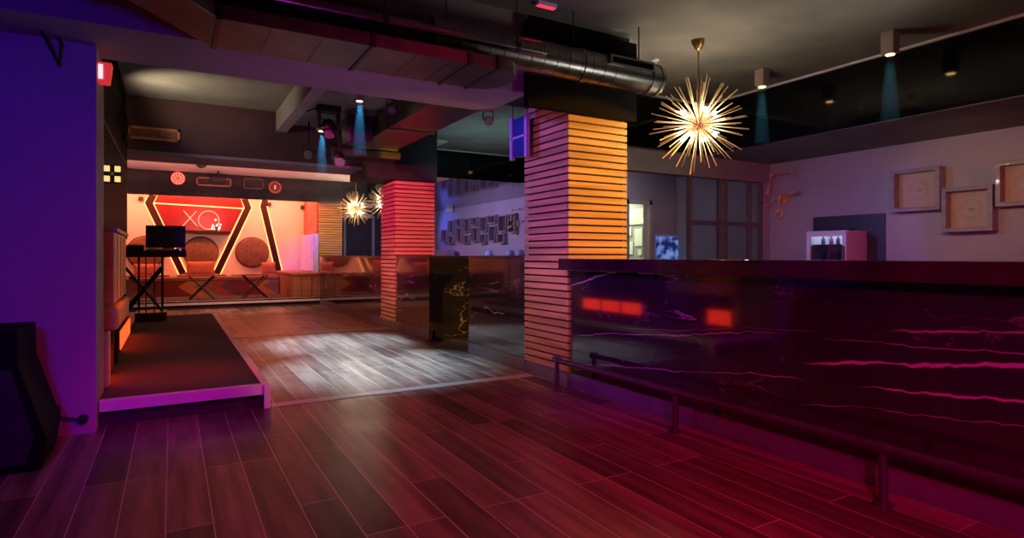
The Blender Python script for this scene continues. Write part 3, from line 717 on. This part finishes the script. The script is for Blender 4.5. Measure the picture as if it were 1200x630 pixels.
# red panel between the bands
t = thing('neon_panel', 'glossy red wall panel with neon letters between hexagon bands', 'neon sign', (LP(235, 250).x, LY, 1.9))
pp = [LP(188, 222), LP(280, 226), LP(285, 243), LP(270, 273), LP(194, 270), LP(180, 239)]
MB().prism(pp, (0, -.03, 0)).build('red_glass', mat('red_mirror_glass', (.20, .005, .006), .30, .1, var=.1), t)
MB().prism([LP(193, 269), LP(270, 271.5), LP(269, 274.5), LP(194, 272)], (0, -.24, 0)).build('shelf_ledge', bandm, t)
MB().tube([LP(180, 238)+Vector((0, -.05, 0)), LP(286, 244.5)+Vector((0, -.05, 0))], .016, 6).build('led_line', orangeled, t)
yn = Vector((0, -.06, 0))
b = MB().tube([LP(215, 247)+yn, LP(231, 265)+yn], .014, 6).tube([LP(230, 247.5)+yn, LP(214, 265)+yn], .014, 6)
b.build('letter_x', neon, t)
c = LP(244.5, 258)+yn; r_ = .24
b = MB().tube([c+Vector((r_*math.cos(a), 0, r_*math.sin(a))) for a in [2*PI*k/36 for k in range(36)]], .014, 6, True)
b.tube([c+Vector((.08, 0, -.10)), c+Vector((.26, 0, -.30))], .014, 6)
b.build('letter_q', neon, t)
fl = thing('fairy_light_bunch', 'bunch of small white fairy lights in front of the neon letters', 'lights', LP(253, 270.3)-Vector((0, .15, 0)))
WL[fl.name] = Vector((0, 0, 0))
for k, (dx, dz) in enumerate(((-.10, .05), (-.03, .03), (.06, .05), (.1, .16), (.02, .14), (-.02, .28), (.08, .08), (-.08, .12))):
    MB().ball((dx, -.03*(k % 3), dz), .022, 8).build('bulb', mat('soft_white_bulb', (1, .8, .6), es=5, ecol=(1, .75, .45)), fl)
MB().lathe([(.05, 0), (.03, .06), (.04, .1)], (0, -.03, 0), 12).build('stand', black_m, fl)
# round padded discs
for px, lab in ((171, 'left'), (235.5, 'middle'), (295.5, 'right')):
    c = LP(px, 295.5)
    t = thing('round_wall_cushion', '%s of three round brown padded discs on the lounge wall' % lab + (', partly behind the monitor' if px < 200 else ', above a cushion' if px < 250 else ', between angled bands'), 'wall cushion', c, 'round padded discs on the lounge wall')
    MB().lathe([(.40, 0), (.40, -.05), (.37, -.09), (.2, -.11), (.001, -.115)], c, 40, 'y').build('pad', leather, t, smooth=True)
    MB().lathe([(.405, 0), (.42, -.01), (.42, -.03), (.405, -.04)], c, 40, 'y').build('rim', bandm, t, smooth=True)
for px, py, lab in ((165.5, 233, 'left of the hexagon band'), (315, 239.5, 'right of the hexagon band'), (354, 243, 'in the far right corner')):
    c = LP(px, py)
    t = thing('cube_speaker', 'tiny black cube speaker high on the orange wall '+lab, 'speaker', c, 'cube speakers on the lounge wall')
    MB().box(c.x-.05, c.x+.05, LY-.12, LY-.02, c.z-.05, c.z+.05).build('cabinet', black_m, t, bevel=.006)
    MB().box(c.x-.02, c.x+.02, LY-.02, LY, c.z-.02, c.z+.02).build('bracket', black_m, t)
# bench
t = thing('lounge_bench', 'long built-in lounge bench with red and orange chevron front', 'bench', (0, 16.9, .15))
box(-3.2, 2.45, 16.62, 16.66, .15, .53).build('front_panel', chev, t)
box(-3.2, 2.45, 16.66, 17.48, .15, .53).build('base', darkpaint, t)
box(-3.2, 2.45, 16.60, 17.46, .53, .64).build('seat_cushion', mat('brick_seat_fabric', (.30, .10, .07), .8, var=.2, scale=30), t, bevel=.03, seg=3)
t = thing('side_bench', 'wooden block bench end at the right of the lounge platform', 'bench', (2.8, 15.5, .15))
box(2.48, 3.24, 14.62, 17.46, .15, .68).build('base', blockwood, t, bevel=.004)
box(2.46, 3.11, 14.60, 17.47, .68, .75).build('seat_cushion', MAT['brick_seat_fabric'], t, bevel=.02, seg=3)
for x in (2.66, 2.9): box(x-.004, x+.004, 14.612, 14.62, .17, .66).build('joint_line', black_m, t)
t = thing('seat_backrest', 'tall ribbed white backrest in violet light beside the lounge alcove', 'backrest', (3.2, 16, .68))
box(3.15, 3.24, 15.5, 17.4, .68, 1.72).build('panel', white_gloss, t, bevel=.01)
b = MB()
for k in range(9): b.box(3.12, 3.15, 15.52+k*.2, 15.68+k*.2, .76, 1.70)
b.build('padded_ribs', mat('white_upholstery', (.7, .68, .72), .6), t, bevel=.012)
# pillows
def pillow(px0, px1, py0, py1, y, label, m_):
    a = onY(px0, py0, y); c = onY(px1, py1, y); cx = (a.x+c.x)/2; w_ = (c.x-a.x); h = max(.22, a.z-c.z); zb = .64
    me = MB(); n = 14
    V = {}
    for s_ in (1, -1):
        for i in range(n+1):
            for j in range(n+1):
                u, v_ = i/n*2-1, j/n*2-1
                th = .09*(max(0, 1-u**4)*max(0, 1-v_**4))**.6
                pin = 1-.06*(1-abs(u*v_)); 
                V[s_, i, j] = me.bm.verts.new((cx+u*w_/2*pin, y-s_*th, zb+h/2+v_*h/2*pin)) if (s_ == 1 or (0 < i < n and 0 < j < n)) else V[1, i, j]
        for i in range(n):
            for j in range(n):
                try: me.bm.faces.new((V[s_, i, j], V[s_, i+1, j], V[s_, i+1, j+1], V[s_, i, j+1]))
                except ValueError: pass
    o = me.build('cushion', m_, at=(cx, y, zb), smooth=True); tag(o, label, 'cushion', 'scatter cushions on the lounge bench')
rust = mat('rust_cushion', (.36, .12, .08), .8, var=.2, scale=20)
pillow(218, 252, 303, 320, 17.2, 'rust cushion below the middle round padded disc', rust)
pillow(306, 323, 305, 320, 17.2, 'rust cushion at right end of the lounge bench', rust)
pillow(156, 186, 305, 320, 17.2, 'rust cushion below the left round disc, behind the table bars', rust)
# low tables
def low_table(x, y, label):
    t = thing('low_table', label, 'table', (x, y, .15), 'low lounge tables with crossed legs'); WL[t.name] = Vector((0, 0, 0))
    box(-.50, .50, -.3, .3, .535, .565).build('tabletop', mat('dark_tabletop', (.16, .06, .05), .25), t, bevel=.004)
    for yy in (-.24, .24):
        for s_ in (1, -1): MB().tube([(-.26*s_, yy, 0), (.26*s_, yy, .535)], .016, 8).build('leg', blacktable, t, smooth=True)
    return t
tb = low_table(1.74, 15.5, 'right low table with crossed legs in front of the lounge bench')
dup(tb, (.60, 15.5, .15), 'middle low table with crossed legs in front of the lounge bench')
dup(tb, (-.55, 15.5, .15), 'left low crossed-leg table seen behind the black equipment table')
# fascia furniture
FY = 16.2
def FP(px, py): return onY(px, py, FY)
c = FP(208.5, 209)
t = thing('round_light', 'round glowing red light with spokes on the dark lounge fascia', 'light', c)
MB().lathe([(.15, 0), (.15, -.04), (.135, -.05), (.001, -.05)], c, 32, 'y').build('disc', mat('dim_red_disc', (.5, .03, .02), .4, es=.8, ecol=(1, .05, .03)), t)
b = MB()
for k in range(10):
    a = 2*PI*k/10; b.tube([c+Vector((.04*math.cos(a), -.06, .04*math.sin(a))), c+Vector((.125*math.cos(a), -.06, .125*math.sin(a)))], .011, 5)
b.tube([c+Vector((.13*math.cos(a), -.06, .13*math.sin(a))) for a in [2*PI*k/24 for k in range(24)]], .011, 5, True)
b.build('spokes', mat('pink_led', (1, .3, .22), es=1.1, ecol=(1, .22, .16)), t)
c = FP(322, 219.5)
t = thing('round_light', 'dim red ring light on the right of the dark lounge fascia', 'light', c)
MB().lathe([(.17, 0), (.17, -.04), (.001, -.045)], c, 32, 'y').build('disc', darkpaint, t)
MB().tube([c+Vector((.13*math.cos(a), -.055, .13*math.sin(a))) for a in [2*PI*k/24 for k in range(24)]], .014, 5, True).build('ring', mat('dim_led', (.6, .05, .03), es=.22, ecol=(1, .08, .04)), t)
MB().tube([c+Vector((0, -.055, -.05)), c+Vector((0, -.055, .05))], .02, 5).build('centre', MAT['pink_led'], t)
def grille(name, label, px0, px1, py0, py1, Y, fmat, smat, nsl):
    a = onY(px0, py0, Y); c = onY(px1, py1, Y); z1 = a.z; z0 = onY(px0, py1-(py1-py0)*.0, Y).z
    t = thing(name, label, 'vent', (a.x, Y, z0)); f_ = .03
    MB().box(a.x, c.x, Y-.03, Y, z1-f_, z1).box(a.x, c.x, Y-.03, Y, z0, z0+f_).box(a.x, a.x+f_, Y-.03, Y, z0, z1).box(c.x-f_, c.x, Y-.03, Y, z0, z1).build('frame', fmat, t)
    b = MB()
    for k in range(nsl):
        z = z0+f_+(z1-z0-2*f_)*(k+.5)/nsl; b.box(a.x+f_, c.x-f_, Y-.022, Y-.004, z-.004, z+.004)
    b.build('louvres', smat, t); return t
ventm = mat('orange_vent_paint', (.62, .25, .14), .5)
grille('air_vent', 'orange-lit louvred air vent on the maroon cross beam', 150, 211, 147, 162, 8.925, ventm, ventm, 6)
grille('air_vent', 'faint rectangular vent on dark lounge fascia behind the projector', 230, 271, 207, 217, FY, mat('red_grey_frame', (.35, .14, .12), .5), darkpaint, 5)
grille('air_vent', 'dim rectangular vent on lounge fascia left of the ring light', 285, 309, 208, 221, FY, darkpaint, darkpaint, 5)
p = onZ(254, 196, ZC)
c = Vector((FP(254, 205).x, 15.7, 2.95))
t = thing('projector', 'black projector hanging from ceiling before the lounge fascia', 'projector', (c.x, c.y, ZC))
MB().cyl((c.x, c.y, c.z+.08), (c.x, c.y, ZC), .025, n=12).build('ceiling_pole', black_m, t)
MB().box(c.x-.16, c.x+.16, c.y-.14, c.y+.14, c.z-.03, c.z+.09).build('body', black_m, t, bevel=.02)
MB().cyl((c.x+.06, c.y-.14, c.z+.02), (c.x+.06, c.y-.17, c.z+.02), .04, n=20).build('lens', screen_m, t, smooth=True)
p = onZ(236, 190, ZC)
t = thing('dome_camera', 'small black dome camera on the pink-lit lounge ceiling', 'camera', (p.x, min(p.y, 15.9), ZC))
MB().lathe([(.12, 0), (.12, -.03), (.10, -.08), (.05, -.12), (.001, -.13)], (p.x, min(p.y, 15.9), ZC), 24).build('dome', black_m, t, smooth=True)

# ================================================================== STAGE SIDE WALL: glass cabinet, padded panels, lamps
t = thing('wall_cabinet', 'tall black glass cabinet between the purple wall and the stage', 'cabinet', (-.45, 5.9, 1.36))
box(-.50, -.485, 5.21, 8.78, 1.36, 2.9).build('glass_door', mat('satin_black_glass', (.003, .003, .004), .6, spec=.03), t, bevel=.003)
box(-.485, -.478, 5.21, 8.7, 2.24, 2.27).build('shelf_line', darkpaint, t)
p0 = onY(120, 192, 5.6); p1 = onY(143, 215, 5.6)  # glowing panes added in place of a window reflection in the black glass
t = thing('reflected_window_glow', 'small cross-barred yellow wall lamp glowing before the black glass cabinet', 'reflected glow', (-.48, 5.6, p1.z))
cx, cz = (p0.x+p1.x)/2, (p0.z+p1.z)/2; hw, hh = (p1.x-p0.x)/2, (p0.z-p1.z)/2
for sx in (-1, 1):
    for sz_ in (-1, 1):
        MB().box(cx+sx*hw*.55-hw*.30, cx+sx*hw*.55+hw*.30, 5.59, 5.60, cz+sz_*hh*.55-hh*.30, cz+sz_*hh*.55+hh*.30).build('pane', mat('yellow_glow', (1, .72, .25), es=1.1, ecol=(1, .66, .24)), t)
MB().box(cx-hw, cx+hw, 5.60, 5.66, cz-hh, cz+hh).build('housing', black_m, t, bevel=.004)
MB().ball((cx, 5.585, cz), .012, 10).build('centre_boss', white_gloss, t)
t = thing('padded_booth_panel', 'brown wood-panelled booth side above the stage, black glass over it', 'booth panel', (-.45, 5.9, .72))
box(-.495, -.37, 5.21, 6.50, .80, 1.33).build('upper_panel', tanleather, t, bevel=.01)
for y in (5.5, 5.85, 6.2): box(-.373, -.367, y-.004, y+.004, .82, 1.31).build('groove', black_m, t)
box(-.495, -.35, 5.21, 6.52, 1.33, 1.36).build('top_ledge', greywood, t, bevel=.004)
box(-.495, -.345, 5.21, 6.50, .60, .78).build('lower_panel', tanleather, t, bevel=.03, seg=3)
for y in (5.9, 6.4): box(-.47, -.42, y-.03, y+.03, .18, .60).build('support_leg', blacktable, t)
box(-.495, -.40, 5.22, 5.36, .18, .60).build('end_post', mat('cream_post', (.55, .42, .36), .5), t, bevel=.02)
for y0, y1, z1, lab in ((7.16, 8.75, .40, 'glowing red light box at stage level beyond the booth panel'), (5.40, 5.85, .42, 'glowing red light box under the brown booth panel, nearest')):
    t = thing('red_light_box', lab, 'light', (-.47, (y0+y1)/2, .178))
    box(-.499, -.46, y0, y1, .18, z1).build('housing', black_m, t)
    n_ = 3 if y1-y0 > 1 else 1
    for k in range(n_):
        a_ = y0+(y1-y0)*k/n_; box(-.46, -.452, a_+.03, a_+(y1-y0)/n_-.03, .20, z1-.02).build('glowing_panel', redled, t)
# exit lamp
c = onY(124, 90, 4.88)
t = thing('emergency_light', 'red boxed emergency light on the end of the purple wall', 'emergency light', (-.4, 4.83, 2.32))
MB().prism([(-.43, 4.78, 2.315), (-.365, 4.78, 2.315), (-.35, 4.78, 2.45), (-.43, 4.78, 2.45)], (0, .10, 0)).build('housing', redpaint, t, bevel=.006)
MB().box(-.425, -.40, 4.768, 4.78, 2.335, 2.43).build('diffuser', mat('white_glow', (1, .9, .85), es=1.0, ecol=(1, .8, .75)), t)
t = thing('assumed_wall_uplight', 'small assumed uplight added high on the black wall to wash the left ceiling', 'wall lamp', (-.48, 7.9, 2.44))  # fixture added for a lamp assumed from the bright left ceiling
MB().lathe([(.02, 0), (.045, .03), (.045, .08), (.001, .081)], (-.44, 7.9, 2.44), 20).build('cup', black_m, t, smooth=True)
box(-.485, -.45, 7.88, 7.92, 2.45, 2.49).build('bracket', black_m, t)
_s = spot('assumed_uplight_beam', (-.36, 7.9, 2.58), (1.2, 8.5, 3.9), (1, .80, .52), 48, 120, .9, .02)  # added light of the assumed uplight, brightens the left ceiling
# ================================================================== EQUIPMENT TABLE
ty0, ty1 = 10.35, 10.95
t = thing('equipment_table', 'tall black equipment table with barred front and crossed braces on stage', 'table', (-.2, 10.65, .178))
TZ = 1.235
box(-.60, .19, ty0, ty1, TZ-.035, TZ).build('tabletop', blacktable, t, bevel=.003)
box(-.60, .19, ty0, ty0+.02, TZ-.10, TZ-.035).build('apron', blacktable, t)
for px in (162.5, 171, 181, 189.5):
    x = onY(px, 330, ty0+.03).x; MB().tube([(x, ty0+.03, .30), (x, ty0+.03, TZ-.03)], .008, 8).build('bar', blacktable, t, smooth=True)
for x0, x1, r in ((-.60, -.13, .020), (-.13, -.60, .034)):
    MB().tube([(x0 if r < .03 else x1, ty0+.10, .98 if r < .03 else .32), (x1 if r < .03 else x0, ty0+.10, .32 if r < .03 else .98)], r, 8).build('brace', blacktable, t)
box(-.48, -.07, ty0, ty1, .18, .30).build('base_box', blacktable, t, bevel=.004)
for x in (-.45, -.13): box(x-.015, x+.015, ty1-.05, ty1-.02, .30, TZ-.03).build('leg', blacktable, t)
t = thing('monitor', 'wide dark flat monitor standing on the equipment table', 'monitor', (-.08, 10.6, TZ))
a = onY(171, 264, 10.6); c = onY(217, 291, 10.6)
box(a.x, c.x, 10.60, 10.63, TZ+.05, a.z).build('screen', screen_m, t, bevel=.004)
box(a.x-.006, c.x+.006, 10.63, 10.65, TZ+.045, a.z+.006).build('back_shell', black_m, t, bevel=.004)
box(-.12, -.04, 10.64, 10.67, TZ+.01, TZ+.3).build('stand_neck', black_m, t); box(-.22, .06, 10.55, 10.75, TZ, TZ+.012).build('stand_foot', black_m, t)
t = thing('mixer', 'black mixer box at left end of the equipment table', 'mixer', (-.48, 10.5, TZ))
box(-.59, -.37, 10.40, 10.75, TZ, TZ+.08).build('body', black_m, t, bevel=.006)
for k in range(6): MB().cyl((-.56+k*.033, 10.46, TZ+.08), (-.56+k*.033, 10.46, TZ+.10), .01, n=10).build('knob', steel, t)
t = thing('controller', 'flat pale controller deck in front of the monitor', 'controller', (-.15, 10.42, TZ))
box(-.34, .0, 10.37, 10.53, TZ, TZ+.03).build('body', mat('pale_deck', (.5, .47, .45), .4), t, bevel=.005)
for x in (-.26, -.08): MB().cyl((x, 10.45, TZ+.03), (x, 10.45, TZ+.038), .05, n=24).build('jog_wheel', dark_metal, t)
t = thing('headphones', 'small black headphones on the right end of the equipment table', 'headphones', (.12, 10.45, TZ))
for x in (.07, .15): MB().cyl((x, 10.43, TZ+.0), (x, 10.43, TZ+.035), .03, n=16).build('ear_cup', black_m, t)
MB().tube([(.11+.045*math.cos(a), 10.43+.09*math.sin(a), TZ+.03) for a in [PI*k/10 for k in range(11)]], .007, 6).build('headband', steel, t)

# ================================================================== HANGING STAGE LIGHTS
def par(label, c, tgt, face=white_on, r=.07, L_=.15, ztop=ZC, col=None):
    c = Vector(c); d_ = (Vector(tgt)-c).normalized()
    t = thing('par_light', label, 'stage light', (c.x, c.y, ztop), 'stage lights')
    MB().cyl(c-d_*L_/2, c+d_*L_/2, r*.8, r, n=20).build('can', dark_metal, t, smooth=True)
    MB().cyl(c+d_*L_/2, c+d_*(L_/2+.008), r*.9, r*.85, n=20).build('lens', face, t)
    MB().cyl((c.x, c.y, c.z+.11), (c.x, c.y, ztop), .012, n=8).build('clamp', dark_metal, t)
    MB().tube([(c.x-r-.012, c.y, c.z), (c.x-r-.012, c.y, c.z+.11), (c.x+r+.012, c.y, c.z+.11), (c.x+r+.012, c.y, c.z)], .008, 6).build('yoke', dark_metal, t)
    return t
dimlens = mat('grey_lens', (.16, .15, .17), .2)
par('silver-faced stage light hanging low on the left under the maroon beam', onY(362, 180, 8.6), (.0, 4, .5), dimlens)
par('stage light with white face behind the near cross beam', onY(459, 128, 6.6), (1.0, 2, 1), dimlens, .05, .12, 3.04)
par('bright stage light below the dark speaker cluster', onY(398, 186, 8.3), (1.5, 6, 0), dimlens, .08, .14, 3.04)
par('pink-lit stage light hanging beside the nearest slatted column', onY(572, 141, 6.2), (2.5, 4, 2.0), mat('pink_lens', (.5, .3, .35), .3), .055, .12)
c = onY(385, 140, 7.6)
t = thing('moving_head_light', 'dark moving head stage light hanging between the two ceiling spotlights', 'stage light', (c.x, c.y, 3.04))
MB().box(c.x-.14, c.x+.14, c.y-.09, c.y+.09, 2.96, 3.04).build('base', black_m, t, bevel=.01)
for s_ in (-1, 1): MB().box(c.x+s_*.12-.02, c.x+s_*.12+.02, c.y-.05, c.y+.05, 2.76, 2.96).build('yoke_arm', black_m, t, bevel=.01)
MB().ball((c.x, c.y, 2.78), .09, 20, (1, 1, 1.15)).build('head', dark_metal, t, smooth=True)
MB().cyl((c.x, c.y-.03, 2.70), (c.x, c.y-.05, 2.66), .06, n=20).build('lens', dimlens, t)
MB().tube([(c.x-.14, c.y, 3.0), (c.x-.28, c.y, 2.94), (c.x-.34, c.y, 3.0), (c.x-.25, c.y, 3.03)], .01, 6).build('cable', black_m, t)
t = thing('hanging_speaker', 'black speaker hanging under the ceiling left of the red-lit duct', 'speaker', (1.98, 7.9, 3.04))
MB().box(1.95, 2.25, 7.5, 7.9, 2.62, 2.96).build('cabinet', mat('navy_black', (.010, .010, .03), .5), t, bevel=.01)
MB().cyl((2.1, 7.7, 2.96), (2.1, 7.7, 3.04), .02, n=8).build('hanger', dark_metal, t)
# hanging blue glass panel near column, faint blue glow put into its pane
a = onX(600, 134, 2.9)
t = thing('hanging_glass_panel', 'blue-lit framed glass panel hanging left of the nearest column', 'panel', (2.9, 5.2, 2.6))
ya, yb = onX(600, 150, 2.93).y, onX(617, 150, 2.93).y
MB().box(2.93, 2.95, yb, ya, 2.13, 2.50).build('pane', mat('deep_blue_glow_panel', (.01, .018, .20), .3, es=.04, ecol=(.01, .03, 1)), t)
for y in (ya, yb): MB().box(2.915, 2.955, y-.02, y+.02, 2.10, 2.52).build('side_frame', mat('lilac_frame', (.45, .35, .75), .4), t)
MB().box(2.915, 2.955, yb, ya, 2.30, 2.32).build('cross_bar', MAT['lilac_frame'], t)
for y in (ya, yb): MB().cyl((2.935, y, 2.52), (2.935, y, ZC), .006, n=8).build('hanger_rod', dark_metal, t)

# ================================================================== FLOOR SPEAKERS, LEFT
t = thing('floor_speaker', 'large black floor speaker with slanted side at the left edge', 'speaker', (-1.1, 4.2, 0))
def wpt(px, py, y): return onY(px, py, y)
yF = 4.0
pr = [wpt(20, 387, yF), wpt(21, 428, yF), wpt(54, 512, yF), wpt(47, 543, yF)]
P = [(pr[0].x-.6, pr[0].z), (pr[0].x, pr[0].z), (pr[1].x, pr[1].z), (pr[2].x, pr[2].z), (pr[3].x, 0.0), (pr[0].x-.6, 0)]
MB().prism([(x, yF, z) for x, z in P], (0, .5, 0)).build('cabinet', mat('black_speaker_paint', (.006, .006, .006), .7, bump=.2, bscale=150, spec=.1), t, bevel=.01)
MB().prism([(pr[0].x-.56, yF, .05), (pr[3].x-.06, yF, .05), (pr[2].x-.05, yF, pr[2].z), (pr[1].x-.03, yF, pr[1].z-.02), (pr[1].x-.56, yF, pr[1].z-.02)], (0, -.012, 0)).build('grille', mat('speaker_mesh', (.02, .02, .022), .6, bump=.6, bscale=200), t)
t = thing('power_cable', 'black cable from the floor speaker to the wall socket', 'cable', (-.6, 4.6, .2))
a = wpt(42, 474, 4.66); c = wpt(97, 491, 4.68)
MB().tube([(a.x-.15, 4.5, a.z+.02), (a.x, 4.6, a.z), (a.x+.12, 4.64, a.z-.02), ((a.x+c.x)/2, 4.66, (a.z+c.z)/2-.03), (c.x, 4.67, c.z)], .008, 8).build('cord', black_m, t, smooth=True)
MB().lathe([(.03, 0), (.03, -.03), (.001, -.032)], (c.x, 4.70, c.z), 16, 'y').build('plug', black_m, t)
t = thing('hanging_cable', 'dark cable looping down at the top of the purple wall', 'cable', (-.7, 4.6, 2.5))
MB().tube([(-.95, 4.25, 3.15), (-.80, 4.45, 2.72), (-.68, 4.60, 2.50), (-.62, 4.66, 2.36), (-.61, 4.66, 2.50), (-.66, 4.62, 2.60)], .010, 8).build('cord', dark_metal, t, smooth=True)
